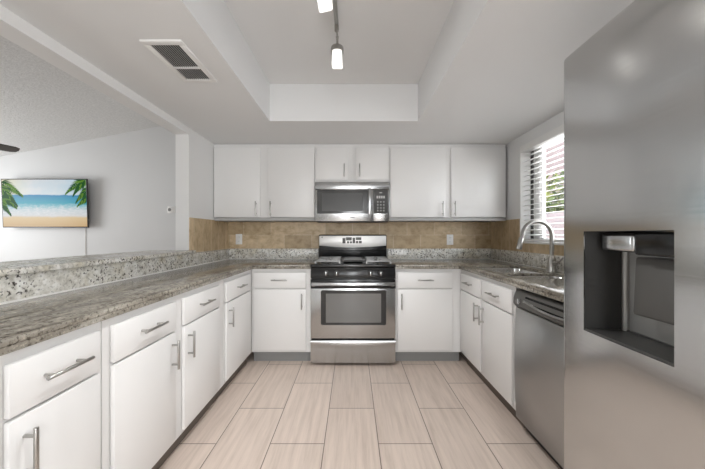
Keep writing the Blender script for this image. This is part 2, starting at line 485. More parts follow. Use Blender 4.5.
B().prism([(-0.940, 0.36), (-0.900, 0.36), (-0.900, 2.572), (-0.380, 2.572), (-0.380, 2.612), (-0.940, 2.612)], CS - CB, lambda a, c, e: (a, c, CB + e)).done('front_edge', 'granite', ct)
b = B().box((XL, 0.36, CT), (XL + 0.03, YB, BZ - 0.004), 0.003).box((XL + 0.03, YB - 0.03, CT), (-0.380, YB, BZ), 0.003)
b.done('backsplash', 'granite_light', ct)
b = B().box((XL + 0.03, 0.36, CT), (XL + 0.036, YB - 0.03, CT + 0.007)).box((XL + 0.03, YB - 0.034, CT), (-0.380, YB - 0.03, CT + 0.0035))
b.done('caulk_line', 'caulk', ct)
SX0, SX1 = 1.055, 1.435
bowls = [(1.780, 2.000), (2.040, 2.470)]
ct2 = thing('countertop', 'streaked grey-brown granite worktop holding the sink, right of the range', 'countertop', (1.27, 2.0, CB))
holes = [rrect(SX0 - 0.012, y0 - 0.012, SX1 + 0.012, y1 + 0.012, 0.08) for y0, y1 in bowls]
B().prism([(0.390, YB), (0.390, 2.572), (0.968, 2.572), (0.968, 1.03), (XR, 1.03), (XR, YB)], CT - CS, lambda a, c, e: (a, c, CS + e), holes, bev=0.004).done('slab', 'granite', ct2)
B().prism([(0.390, 2.612), (0.390, 2.572), (0.968, 2.572), (0.968, 1.03), (1.008, 1.03), (1.008, 2.612)], CS - CB, lambda a, c, e: (a, c, CB + e)).done('front_edge', 'granite', ct2)
b = B().box((XR - 0.03, 1.03, CT), (XR, YB, BZ), 0.003).box((0.390, YB - 0.03, CT), (XR - 0.03, YB, BZ), 0.003)
b.done('backsplash', 'granite_light', ct2)
b = B().box((XR - 0.034, 1.03, CT), (XR - 0.03, YB - 0.03, CT + 0.0035)).box((0.390, YB - 0.034, CT), (XR - 0.03, YB - 0.03, CT + 0.0035))
b.done('caulk_line', 'caulk', ct2)
bt = thing('bar_top', 'raised granite bar ledge in the pass-through to the living room', 'countertop', (-1.5, 1.2, BZ - 0.004))
B().box((-1.73, -0.6, 1.0185), (-1.335, YO - 0.002, 1.046), 0.006).done('ledge_slab', 'granite_light', bt)
# sink
sk = thing('kitchen_sink', 'stainless double-bowl sink set under the right worktop', 'sink', (1.245, 2.02, 0.69))
for (y0, y1) in bowls:
    t = bmesh.new(); rings = []
    for (d, z, rr) in ((-0.022, CS - 0.0005, 0.085), (-0.004, CS - 0.0005, 0.075), (-0.003, CS - 0.006, 0.074), (0.002, 0.80, 0.07), (0.008, 0.715, 0.07), (0.03, 0.694, 0.06), (0.15, 0.689, 0.03)):
        rings.append([t.verts.new((x, y, z)) for x, y in rrect(SX0 + d, y0 + d, SX1 - d, y1 - d, rr)])
    nn = len(rings[0])
    for i in range(len(rings) - 1):
        for k in range(nn):
            t.faces.new((rings[i][k], rings[i][(k + 1) % nn], rings[i + 1][(k + 1) % nn], rings[i + 1][k]))
    t.faces.new(rings[-1])
    bmesh.ops.recalc_face_normals(t, faces=t.faces[:])
    for f in t.faces: f.normal_flip()
    b = B(); b._merge(t, 0, True); o = b.done('bowl', 'steelsink', sk)
    c = (0.5 * (SX0 + SX1), 0.5 * (y0 + y1), 0.690)
    B().lathe(c, [(0.0, 0.002), (0.028, 0.002), (0.032, 0.004), (0.042, 0.004), (0.045, 0.0)], 20).done('drain', 'chrome', o)
# faucet
FXb, FY = 1.462, 2.09
fc = thing('kitchen_faucet', 'tall chrome gooseneck faucet behind the sink', 'faucet', (FXb, FY, CT + 0.0005))
B().lathe((FXb, FY, CT), [(0.0, 0.0005), (0.033, 0.0005), (0.033, 0.008), (0.028, 0.014), (0.0275, 0.085), (0.022, 0.105), (0.0145, 0.118), (0.0, 0.118)], 24).done('body', 'nickel', fc)
pts = [(FXb, FY, CT + 0.10), (FXb, FY, CT + 0.2), (FXb, FY, CT + 0.262)]
R_ = 0.108
for k in range(1, 15):
    a = PI * k / 14
    pts.append((FXb - R_ + R_ * math.cos(a), FY, CT + 0.262 + R_ * math.sin(a)))
x_e = FXb - 2 * R_
pts += [(x_e - 0.008, FY, CT + 0.245)]
B().tube(pts, 0.0145, 16).done('spout', 'nickel', fc)
B().cyl((x_e - 0.008, FY, CT + 0.25), (x_e - 0.026, FY, CT + 0.165), 0.0165, 0.0195, 20, bev=0.002).done('spray_head', 'nickel', fc)
b = B().cyl((FXb, FY, CT + 0.062), (FXb + 0.002, FY - 0.045, CT + 0.066), 0.018, 0.016, 16, bev=0.002)
b.tube([(FXb + 0.002, FY - 0.04, CT + 0.066), (FXb + 0.006, FY - 0.075, CT + 0.085), (FXb + 0.008, FY - 0.105, CT + 0.115)], [0.007, 0.006, 0.0055], 10)
b.done('lever_handle', 'nickel', fc)

# ------------------------------------------------------------------ cabinets
def mapper(kind):
    """u along the run, v outward from the face frame, w up"""
    if kind == 'back': return lambda u, v, w_: (u, YF - v, w_)
    if kind == 'left': return lambda u, v, w_: (XFL + v, u, w_)
    if kind == 'right': return lambda u, v, w_: (XF - v, u, w_)
    if kind == 'upper': return lambda u, v, w_: (u, 2.88 - v, w_)

def pull(f, u0, w0, u1, w1_, v0, parent):
    """bar pull between two ends, standing off the front at v0"""
    b = B(); so = 0.033
    b.cyl(f(u0, v0 + so, w0), f(u1, v0 + so, w1_), 0.006, seg=14, bev=0.001)
    for k in (0.16, 0.84):
        u, w_ = u0 + (u1 - u0) * k, w0 + (w1_ - w0) * k
        b.cyl(f(u, v0 - 0.001, w_), f(u, v0 + so, w_), 0.0048, seg=12)
    return b.done('handle', 'nickel', parent)

def base_cabinet(kind, label, u0, u1, depth, fronts, ub=None, toe='toe', group='white base cabinets'):
    """fronts: (left u, right u, side of the door pull -1/1); ub: far end of a blind corner box"""
    f = mapper(kind); e = ub if ub else u1
    t = thing('base_cabinet', label, 'cabinet', f((u0 + u1) / 2, -depth / 2, 0), group)
    b = B()
    lo, hi = 0.105, CB - 0.001
    b.box(f(u0, -depth, lo), f(u0 + 0.016, -0.018, hi)).box(f(e - 0.016, -depth, lo), f(e, -0.018, hi))
    b.box(f(u0 + 0.016, -depth, lo), f(e - 0.016, -depth + 0.008, hi)).box(f(u0 + 0.016, -depth + 0.008, lo), f(e - 0.016, -0.018, lo + 0.016))
    b.done('carcass', 'cabin', t)
    b = B()
    b.box(f(u0, -0.018, lo), f(u1, 0, 0.150)).box(f(u0, -0.018, 0.826), f(u1, 0, hi)).box(f(u0, -0.018, 0.672), f(u1, 0, 0.706))
    prev = u0
    for (a, c, s) in fronts:
        b.box(f(prev, -0.018, 0.150), f(a + 0.012, 0, 0.672)).box(f(prev, -0.018, 0.706), f(a + 0.012, 0, 0.826))
        prev = c - 0.012
    b.box(f(prev, -0.018, 0.150), f(u1, 0, 0.672)).box(f(prev, -0.018, 0.706), f(u1, 0, 0.826))
    b.done('face_frame', 'cabin', t)
    B().box(f(u0, -0.068, 0), f(u1, -0.052, lo)).done('toe_kick', toe, t)
    for (a, c, s) in fronts:
        d = B().box(f(a, 0.001, 0.692), f(c, 0.019, 0.835), 0.003).done('drawer', 'cab', t)
        m_ = (a + c) / 2
        pull(f, m_ - 0.072, 0.767, m_ + 0.072, 0.767, 0.019, d)
        d = B().box(f(a, 0.001, 0.128), f(c, 0.019, 0.682), 0.003).done('door', 'cab', t)
        h = a + 0.034 if s < 0 else c - 0.034
        pull(f, h, 0.505, h, 0.648, 0.019, d)
    return t

dl = XFL - (XL + 0.004)
base_cabinet('left', 'white base cabinet nearest the camera on the left, beside the bar pass-through', 0.385, 1.045, dl, [(0.43, 0.705, 1), (0.751, 1.0235, -1)], toe='toedark')
base_cabinet('left', 'white two-door base cabinet in the middle of the left run, its pulls side by side', 1.049, 2.036, dl, [(1.083, 1.463, 1), (1.535, 1.943, -1)], toe='toedark')
base_cabinet('left', 'white single-door base cabinet at the far end of the left run, in the corner', 2.043, 2.604, dl, [(2.052, 2.528, -1)], ub=3.18, toe='toedark')
base_cabinet('back', 'white base cabinet on the back wall, left of the range', -0.9215, -0.381, 0.57, [(-0.897, -0.424, 1)])
base_cabinet('back', 'white base cabinet on the back wall, right of the range', 0.391, 0.994, 0.57, [(0.409, 0.908, -1)])
base_cabinet('right', 'white two-door base cabinet under the sink, beside the dishwasher', 1.737, 2.604, 0.55, [(1.752, 2.158, 1), (2.186, 2.585, -1)], ub=3.18, toe='toedark', group='white base cabinets')

def upper_cabinet(label, x0, x1, zb, doors, hz):
    f = mapper('upper')
    t = thing('wall_cabinet', label, 'cabinet', ((x0 + x1) / 2, 3.04, zb), 'white wall cabinets')
    zt = ZC - 0.004
    b = B()
    b.box((x0, 2.898, zb), (x0 + 0.016, YB - 0.009, zt)).box((x1 - 0.016, 2.898, zb), (x1, YB - 0.009, zt))
    b.box((x0 + 0.016, YB - 0.017, zb), (x1 - 0.016, YB - 0.009, zt)).box((x0 + 0.016, 2.898, zb + 0.012), (x1 - 0.016, YB - 0.017, zb + 0.028)).box((x0 + 0.016, 2.898, zt - 0.016), (x1 - 0.016, YB - 0.017, zt))
    b.done('carcass', 'cabin', t)
    b = B().box(f(x0, -0.018, zb), f(x1, 0, zb + 0.03)).box(f(x0, -0.018, 2.04), f(x1, 0, zt))
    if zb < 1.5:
        B().box((x0, 2.886, zb - 0.003), (x1, YB - 0.009, zb + 0.012)).box((x0, 2.8785, zb - 0.003), (x1, 2.886, zb + 0.030)).done('bottom_shade_panel', 'undershade', t)  # bottom board and rail strip coloured grey as shade below the doors
    prev = x0
    for (a, c, s) in doors:
        b.box(f(prev, -0.018, zb + 0.03), f(a + 0.012, 0, 2.04)); prev = c - 0.012
    b.box(f(prev, -0.018, zb + 0.03), f(x1, 0, 2.04))
    b.done('face_frame', 'cabin', t)
    for (a, c, s) in doors:
        d = B().box(f(a, 0.001, 1.354 if zb < 1.5 else zb + 0.016), f(c, 0.019, 2.053), 0.003).done('door', 'cab', t)
        h = a + 0.034 if s < 0 else c - 0.034
        if hz[1] - hz[0] < 0.14: h = a + 0.036 if s < 0 else c - 0.036
        pull(f, h, hz[0], h, hz[1], 0.019, d)
    return t
upper_cabinet('white two-door wall cabinet left of the microwave', XL + 0.002, -0.381, 1.322, [(-1.392, -0.930, 1), (-0.852, -0.383, -1)], (1.365, 1.512))
upper_cabinet('short white two-door wall cabinet directly above the microwave', -0.379, 0.375, 1.712, [(-0.364, -0.046, 1), (0.035, 0.360, -1)], (1.755, 1.885))
upper_cabinet('white two-door wall cabinet right of the microwave, next to the window', 0.377, XR - 0.012, 1.322, [(0.380, 0.935, 1), (0.990, 1.540, -1)], (1.365, 1.512))

# ------------------------------------------------------------------ range
RX0, RX1 = -0.377, 0.387
RC = 0.005
rg = thing('gas_range', 'stainless gas range with black cooktop between the back base cabinets', 'stove', (RC, 2.85, 0))
B().box((RX0 + 0.004, 2.60, 0.03), (RX1 - 0.004, 3.17, 0.885), 0.003).done('body', 'darkgrey', rg)
for x in (RX0 + 0.05, RX1 - 0.05):
    for y in (2.66, 3.1): B().cyl((x, y, 0), (x, y, 0.032), 0.018, seg=12).done('levelling_foot', 'blackplastic', rg)
b = B().box((RX0, 2.556, 0.884), (RX1, 3.09, 0.912), 0.008, 3)
b.box((RX0 + 0.03, 2.60, 0.912), (RX1 - 0.03, 3.06, 0.915), 0.001)
b.done('cooktop', 'black', rg)
# control panel, leaning back
b = B().prism([(2.60, 0.790), (2.550, 0.790), (2.552, 0.84), (2.565, 0.882), (2.60, 0.882)], RX1 - RX0 - 0.004, lambda a, c, e: (RX0 + 0.002 + e, a, c), bev=0.002)
cp = b.done('control_panel', 'black', rg)
for x in (-0.236, -0.142, 0.160, 0.252):
    b = B().cyl((x, 2.556, 0.835), (x, 2.546, 0.834), 0.024, seg=24, bev=0.002).cyl((x, 2.546, 0.834), (x, 2.522, 0.832), 0.018, 0.016, seg=24, bev=0.003)
    k = b.done('knob', 'blackplastic', rg)
    B().box((x - 0.004, 2.516, 0.818), (x + 0.004, 2.524, 0.852), 0.002).done('grip', 'chrome', k)
# burners and grates
for (x, y, r) in ((-0.25, 2.70, 0.05), (-0.25, 2.94, 0.042), (0.26, 2.70, 0.05), (0.26, 2.94, 0.042)):
    B().lathe((x, y, 0.915), [(0, 0), (r, 0), (r, 0.008), (r * 0.8, 0.010), (r * 0.78, 0.016), (r * 0.7, 0.019), (0, 0.019)], 24).done('burner', 'blackplastic', rg)
for x0, x1 in ((RX0 + 0.035, -0.112), (0.122, RX1 - 0.035)):
    b = B(); z0, z1 = 0.930, 0.944
    xm = (x0 + x1) / 2
    for y in (2.60, 2.82, 3.05): b.box((x0, y - 0.006, z0), (x1, y + 0.006, z1), 0.002)
    for x in (x0 + 0.006, x1 - 0.006): b.box((x - 0.006, 2.60, z0), (x + 0.006, 3.05, z1), 0.002)
    for yc in (2.70, 2.94):
        b.box((x0 + 0.005, yc - 0.005, z0), (xm - 0.03, yc + 0.005, z1 + 0.003), 0.002).box((xm + 0.03, yc - 0.005, z0), (x1 - 0.005, yc + 0.005, z1 + 0.003), 0.002)
        b.box((xm - 0.005, yc - 0.10, z0), (xm + 0.005, yc - 0.03, z1 + 0.003), 0.002).box((xm - 0.005, yc + 0.03, z0), (xm + 0.005, yc + 0.10, z1 + 0.003), 0.002)
    for x in (x0 + 0.006, x1 - 0.006):
        for y in (2.60, 2.82, 3.05): b.box((x - 0.007, y - 0.007, 0.9145), (x + 0.007, y + 0.007, z0 + 0.004))
    b.done('grate', 'iron', rg)
b = B().box((-0.105, 2.60, 0.930), (0.115, 3.05, 0.944), 0.004)
for y in (2.62, 3.03):
    for x in (-0.09, 0.10): b.box((x - 0.007, y - 0.007, 0.9145), (x + 0.007, y + 0.007, 0.934))
gd = b.done('griddle', 'blackplastic', rg)
B().box((-0.080, 2.66, 0.944), (0.090, 2.99, 0.9455)).done('griddle_plate', 'iron', gd)
# backguard
b = B().box((RX0 + 0.012, 3.085, 0.912), (RX1 - 0.016, 3.165, 1.178), 0.012, 3)
b.box((RX0 + 0.02, 3.072, 1.005), (RX1 - 0.024, 3.09, 1.03), 0.003)
bgd = b.done('backguard', 'black', rg)
ol = [(RX0 + 0.024, 1.168), (RX0 + 0.018, 1.160), (RX0 + 0.018, 1.062)]
for k in range(0, 13):
    u = k / 12; ol.append((RX0 + 0.018 + u * (RX1 - RX0 - 0.042), 1.060 - 0.020 * math.sin(PI * u)))
ol += [(RX1 - 0.024, 1.160), (RX1 - 0.030, 1.168)]
B().prism(ol, 0.012, lambda a, c, e: (a, 3.074 + e, c), bev=0.002).done('steel_panel', 'backsteel', bgd)
for (x0, x1, z0, z1) in ((-0.108, -0.075, 1.085, 1.142), (-0.070, -0.008, 1.115, 1.150), (-0.060, -0.036, 1.085, 1.108), (-0.028, -0.006, 1.085, 1.108), (0.0, 0.03, 1.085, 1.145), (0.036, 0.095, 1.12, 1.150), (0.036, 0.062, 1.085, 1.112), (0.068, 0.100, 1.085, 1.112)):
    B().box((x0, 3.0735, z0), (x1, 3.075, z1), 0.0006, 1).done('control_button', 'darkgrey', bgd)
B().cyl((RX0 + 0.05, 3.0725, 1.15), (RX0 + 0.05, 3.075, 1.15), 0.006, seg=12).done('indicator', 'darkgrey', bgd)
# oven door with window and handle, storage drawer
ol = [(RX0 + 0.002, 0.247), (RX1 - 0.002, 0.247), (RX1 - 0.002, 0.776), (RX0 + 0.002, 0.776)]
od = B().prism(ol, 0.046, lambda a, c, e: (a, 2.552 + e, c), bev=0.006).done('oven_door', 'steel', rg)
B().box((RX0 + 0.002, 2.5495, 0.696), (RX1 - 0.002, 2.556, 0.777), 0.001).done('vent_strip', 'black', od)
wx0, wx1, wz0, wz1 = -0.283, 0.301, 0.370, 0.680
b = B().prism(rrect(wx0, wz0, wx1, wz1, 0.014), 0.004, lambda a, c, e: (a, 2.549 + e, c))
b.done('window_border', 'black', od)
B().prism(rrect(wx0 + 0.045, wz0 + 0.022, wx1 - 0.045, wz1 - 0.028, 0.006), 0.002, lambda a, c, e: (a, 2.5475 + e, c)).done('window_glass', 'ovenglass', od)
b = B().prism([(2.500, 0.732), (2.506, 0.727), (2.524, 0.727), (2.528, 0.732), (2.528, 0.754), (2.522, 0.760), (2.508, 0.760), (2.500, 0.754)], RX1 - RX0 - 0.03, lambda a, c, e: (RX0 + 0.015 + e, a, c), bev=0.002)
for x in (RX0 + 0.03, RX1 - 0.03): b.box((x - 0.014, 2.52, 0.720), (x + 0.014, 2.556, 0.752), 0.004)
b.done('handle', 'steel', od)
t = bmesh.new(); rings = []
nx = 16
for i in range(nx + 1):
    u = i / nx; x = RX0 + 0.002 + u * (RX1 - RX0 - 0.004)
    dip = 0.030 * (1 - (2 * u - 1) ** 2)
    prof = [(2.595, 0.028), (2.556, 0.028), (2.553, 0.033), (2.553, 0.160 - dip * 0.4), (2.551, 0.190 - dip), (2.541, 0.208 - dip * 0.8), (2.541, 0.226), (2.546, 0.234), (2.595, 0.234)]
    rings.append([t.verts.new((x, y, z)) for y, z in prof])
for i in range(nx):
    for k in range(len(prof) - 1):
        t.faces.new((rings[i][k], rings[i + 1][k], rings[i + 1][k + 1], rings[i][k + 1]))
t.faces.new(rings[0]); t.faces.new(rings[-1])
bmesh.ops.recalc_face_normals(t, faces=t.faces[:])
b = B(); b._merge(t, 0, True); b.done('storage_drawer', 'steel', rg)

# ------------------------------------------------------------------ microwave
MX0, MX1, MZ0, MZ1, MY = -0.375, 0.371, 1.312, 1.706, 2.842
mw = thing('microwave', 'stainless over-the-range microwave under the short wall cabinet', 'microwave', (0, 3.0, MZ0))
B().box((MX0, MY + 0.042, MZ0 + 0.006), (MX1, YB - 0.01, MZ1), 0.003).done('body', 'darkgrey', mw)
B().box((MX0 + 0.01, MY + 0.03, MZ0 - 0.006), (MX1 - 0.01, 3.1, MZ0 + 0.006), 0.003).done('vent_grille', 'blackplastic', mw)
B().box((MX0, MY + 0.004, 1.630), (MX1, MY + 0.041, MZ1), 0.006).done('top_panel', 'steel', mw)
md = B().box((MX0, MY, MZ0), (0.205, MY + 0.041, 1.626), 0.006).done('door', 'steel', mw)
B().prism(rrect(MX0 + 0.022, 1.388, 0.150, 1.622, 0.008), 0.004, lambda a, c, e: (a, MY - 0.003 + e, c)).done('door_window', 'mwglass', md)
B().prism(rrect(MX0 + 0.07, 1.412, 0.105, 1.590, 0.008), 0.002, lambda a, c, e: (a, MY - 0.0042 + e, c)).done('viewing_mesh', 'mwmesh', md)
b = B().box((0.158, MY - 0.034, 1.375), (0.184, MY - 0.020, 1.640), 0.005)
for z in (1.395, 1.615): b.box((0.162, MY - 0.024, z - 0.012), (0.180, MY + 0.002, z + 0.012), 0.003)
b.done('handle', 'steel', md)
B().box((-0.030, MY - 0.0008, 1.345), (0.024, MY + 0.0005, 1.352)).done('nameplate', 'midgrey', md)
cpn = B().box((0.207, MY, MZ0), (MX1, MY + 0.041, 1.626), 0.006).done('control_panel', 'steel', mw)
B().prism(rrect(0.212, 1.388, MX1 - 0.016, 1.622, 0.006), 0.004, lambda a, c, e: (a, MY - 0.003 + e, c)).done('keypad', 'mwglass', cpn)
for i in range(4): B().box((0.240 + i * 0.022, MY - 0.004, 1.540), (0.256 + i * 0.022, MY - 0.0025, 1.565)).done('clock_digit', 'mark', cpn)
for j, z in enumerate((1.500, 1.470, 1.440, 1.412)):
    for i in range(3): B().box((0.246 + i * 0.030, MY - 0.004, z), (0.258 + i * 0.030, MY - 0.0025, z + 0.010)).done('key', 'mark', cpn)
B().box((0.268, MY - 0.004, 1.592), (0.296, MY - 0.0025, 1.600)).done('printed_mark', 'mark', cpn)

# ------------------------------------------------------------------ dishwasher
DY0, DY1, DXF = 1.132, 1.733, 0.990
dw = thing('dishwasher', 'stainless dishwasher with dark control strip under the right worktop', 'dishwasher', (1.26, 1.43, 0))
B().box((1.036, DY0 + 0.006, 0.10), (1.53, DY1 - 0.006, 0.855), 0.003).done('tub', 'darkgrey', dw)
B().box((1.05, DY0 + 0.006, 0.0), (1.08, DY1 - 0.006, 0.10)).done('toe_kick', 'blackplastic', dw)
for y in (DY0 + 0.05, DY1 - 0.05): B().cyl((1.45, y, 0), (1.45, y, 0.105), 0.015, seg=10).done('levelling_foot', 'blackplastic', dw)
B().prism([(0.998, 0.072), (0.992, 0.08), (DXF - 0.006, 0.30), (DXF - 0.006, 0.55), (DXF, 0.735), (0.996, 0.742), (1.035, 0.742), (1.035, 0.072)], DY1 - DY0 - 0.004, lambda a, c, e: (a, DY0 + 0.002 + e, c), bev=0.002).done('door', 'steeldw', dw)
pn = B().prism([(1.014, 0.748), (0.984, 0.752), (0.976, 0.768), (0.978, 0.80), (0.990, 0.838), (0.999, 0.850), (1.035, 0.850), (1.035, 0.748)], DY1 - DY0 - 0.004, lambda a, c, e: (a, DY0 + 0.002 + e, c), bev=0.002).done('control_panel', 'darkgrey', dw)
# pocket handle: a curved lip in the middle of the strip with a black recess
b = B()
ys = [DY0 + 0.07 + k * (DY1 - DY0 - 0.18) / 12 for k in range(13)]
b.tube([(0.974, y, 0.800 - 0.020 * math.sin(PI * k / 12)) for k, y in enumerate(ys)], 0.006, 10)
b.done('handle_lip', 'midgrey', pn)
b = B().prism([(ys[k], 0.803 - 0.020 * math.sin(PI * k / 12)) for k in range(13)] + [(ys[-1], 0.826), (ys[0], 0.826)], 0.004, lambda a, c, e: (0.974 + (c - 0.78) * 0.25 + e, a, c))
b.done('handle_recess', 'black', pn)
B().box((0.973, DY1 - 0.075, 0.770), (0.977, DY1 - 0.045, 0.803), 0.0015).done('latch_badge', 'steel', pn)
B().box((0.974, DY1 - 0.19, 0.790), (0.977, DY1 - 0.10, 0.797), 0.001).done('indicator_strip', 'mark', pn)

# ------------------------------------------------------------------ refrigerator
FX, FY0, FY1, FZ = 0.735, 0.085, 1.0, 1.80
FB = 0.868
fr = thing('refrigerator', 'large stainless side-by-side refrigerator with water dispenser at the right edge', 'refrigerator', (1.2, 0.54, 0))
B().box((FB + 0.006, FY0 + 0.004, 0.03), (1.535, FY1 - 0.004, 1.782), 0.006).done('cabinet', 'midgrey', fr)
for x in (0.93, 1.47):
    for y in (FY0 + 0.07, FY1 - 0.07): B().cyl((x, y, 0), (x, y, 0.032), 0.022, seg=12).done('levelling_foot', 'blackplastic', fr)
B().box((0.83, FY0 + 0.01, 0.025), (FB + 0.004, FY1 - 0.01, 0.075), 0.004).done('base_grille', 'blackplastic', fr)

def fridge_door(y0, y1, hole=None):
    z0, z1 = 0.085, FZ
    def x_at(y, z):
        rs, rt = 0.006, 0.020
        d = min(y - y0, y1 - y); off = 0
        if d < rs: off += rs - math.sqrt(max(0, rs * rs - (rs - d) ** 2))
        dt = z1 - z
        if dt < rt: off += (rt - math.sqrt(max(0, rt * rt - (rt - dt) ** 2))) * 0.9
        if z - z0 < rs: off += rs - math.sqrt(max(0, rs * rs - (rs - (z - z0)) ** 2))
        u = (2 * y - y0 - y1) / (y1 - y0)
        return FX + off + 0.004 * u * u
    ys = [y0 + v for v in (0, 0.0008, 0.003, 0.007, 0.012)] + [y1 - v for v in (0, 0.0008, 0.003, 0.007, 0.012)]
    ys += [y0 + 0.012 + k * (y1 - y0 - 0.024) / 12 for k in range(1, 12)]
    zs = [z0 + v for v in (0, 0.0008, 0.003, 0.007, 0.012)] + [z1 - 0.020 * (1 - math.cos(a * PI / 16)) for a in range(9)]
    zs += [z0 + 0.012 + k * (z1 - z0 - 0.032) / 20 for k in range(1, 20)]
    if hole:
        ys = [y for y in ys if min(abs(y - hole[0]), abs(y - hole[1])) > 0.008] + [hole[0], hole[1]]
        zs = [z for z in zs if min(abs(z - hole[2]), abs(z - hole[3])) > 0.012] + [hole[2], hole[3]]
    ys.sort(); zs.sort()
    t = bmesh.new()
    V = [[t.verts.new((x_at(y, z), y, z)) for z in zs] for y in ys]
    for i in range(len(ys) - 1):
        for j in range(len(zs) - 1):
            if hole and hole[0] - 1e-6 <= ys[i] and ys[i + 1] <= hole[1] + 1e-6 and hole[2] - 1e-6 <= zs[j] and zs[j + 1] <= hole[3] + 1e-6: continue
            t.faces.new((V[i][j], V[i][j + 1], V[i + 1][j + 1], V[i + 1][j]))
    bmesh.ops.delete(t, geom=[v for v in t.verts if not v.link_faces], context='VERTS')
    bd = [e for e in t.edges if len(e.link_faces) == 1]
    r = bmesh.ops.extrude_edge_only(t, edges=bd)
    for v in [g_ for g_ in r['geom'] if isinstance(g_, bmesh.types.BMVert)]:
        inside = hole and hole[0] - 1e-4 <= v.co.y <= hole[1] + 1e-4 and hole[2] - 1e-4 <= v.co.z <= hole[3] + 1e-4
        v.co.x = FX + 0.006 if inside else FB
    t.faces.new([v for v in (t.verts.new((FB, y0, z0)), t.verts.new((FB, y1, z0)), t.verts.new((FB, y1, z1)), t.verts.new((FB, y0, z1)))])
    bmesh.ops.recalc_face_normals(t, faces=t.faces[:])
    b = B(); b._merge(t, 0, True)
    return b.done('door', 'steelfridge', fr)
HY0, HY1, HZ0, HZ1 = 0.652, 0.908, 0.876, 1.190
fd = fridge_door(0.548, FY1, (HY0, HY1, HZ0, HZ1))
fridge_door(FY0, 0.543)
for y0, y1 in ((0.552, FY1 - 0.006), (FY0 + 0.006, 0.540)):
    B().box((FX + 0.034, y0, FZ - 0.001), (FB, y1, FZ + 0.016), 0.004).done('top_gleam_strip', 'whiteplastic', fr)  # added white strip standing for light reflected along the door tops
# dispenser: recess shell, header, paddle, tray
xb = 0.852
t = bmesh.new()
def q(*ps): t.faces.new([t.verts.new(p) for p in ps])
x0 = FX + 0.005
sl = 0.012     # recess narrows towards the back
q((x0, HY1, HZ0), (x0, HY1, HZ1), (xb, HY1 - sl, HZ1), (xb, HY1 - sl, HZ0))
q((x0, HY0, HZ0), (x0, HY0, HZ1), (xb, HY0 + sl, HZ1), (xb, HY0 + sl, HZ0))
q((x0, HY0, HZ1), (x0, HY1, HZ1), (xb, HY1 - sl, HZ1), (xb, HY0 + sl, HZ1))
bmesh.ops.recalc_face_normals(t, faces=t.faces[:])
b = B(); b._merge(t); b.done('dispenser_recess', 'recess', fd)
B().box((xb - 0.001, HY0 + sl, HZ0 + 0.006), (xb + 0.006, HY1 - sl, HZ1 - 0.01)).cyl((xb - 0.002, HY1 - sl - 0.010, HZ0 + 0.006), (xb - 0.002, HY1 - sl - 0.010, HZ1 - 0.01), 0.010, seg=20).done('dispenser_back', 'greymetal', fd)
B().prism([(x0, HY0), (x0, HY1), (xb, HY1 - sl), (xb, HY0 + sl)], 0.012, lambda a, c, e: (a, c, HZ0 - 0.006 + e)).box((xb - 0.008, HY0 + sl, HZ0 + 0.006), (xb - 0.002, HY1 - sl, HZ0 + 0.010)).done('drip_tray', 'traygrey', fd)
hd = B().box((x0 + 0.030, HY0 + 0.13, 1.130), (xb, HY1 - 0.022, HZ1 - 0.006), 0.010, 3).done('dispenser_head', 'steel', fd)
B().box((x0 + 0.032, HY0 + 0.004, 1.124), (xb, HY0 + 0.13, HZ1 - 0.004), 0.006, 3).done('dispenser_lamp_cover', 'black', fd)
B().prism([(0.808, 1.112), (0.812, 1.116), (0.851, 1.116), (0.851, 0.955), (0.802, 0.952), (0.800, 0.960)], 0.136, lambda a, c, e: (a, HY0 + 0.026 + e, c), bev=0.004).done('dispenser_paddle', 'darkgrey', fd)

# ------------------------------------------------------------------ outlets
def outlet(x, z, label):
    t = thing('wall_outlet', label, 'outlet', (x, YB - 0.012, z - 0.058), 'wall outlets')
    p = B().box((x - 0.036, YB - 0.014, z - 0.058), (x + 0.036, YB - 0.0085, z + 0.058), 0.002).done('cover_plate', 'whiteplastic', t)
    for dz in (-0.024, 0.024):
        r = B().box((x - 0.016, YB - 0.0165, z + dz - 0.015), (x + 0.016, YB - 0.0138, z + dz + 0.015), 0.003).done('receptacle', 'whiteplastic', t)
        for dx in (-0.006, 0.006): B().box((x + dx - 0.001, YB - 0.0168, z + dz - 0.004), (x + dx + 0.001, YB - 0.0164, z + dz + 0.006)).done('slot', 'darkgrey', r)
outlet((239 - 352.5) * 3.19 / 285, 1.18 + (234.3 - 239) * 3.19 / 285, 'white outlet on the tile, left of the range')
outlet((450 - 352.5) * 3.19 / 285, 1.18 + (234.3 - 239.5) * 3.19 / 285, 'white outlet on the tile, right of the range')

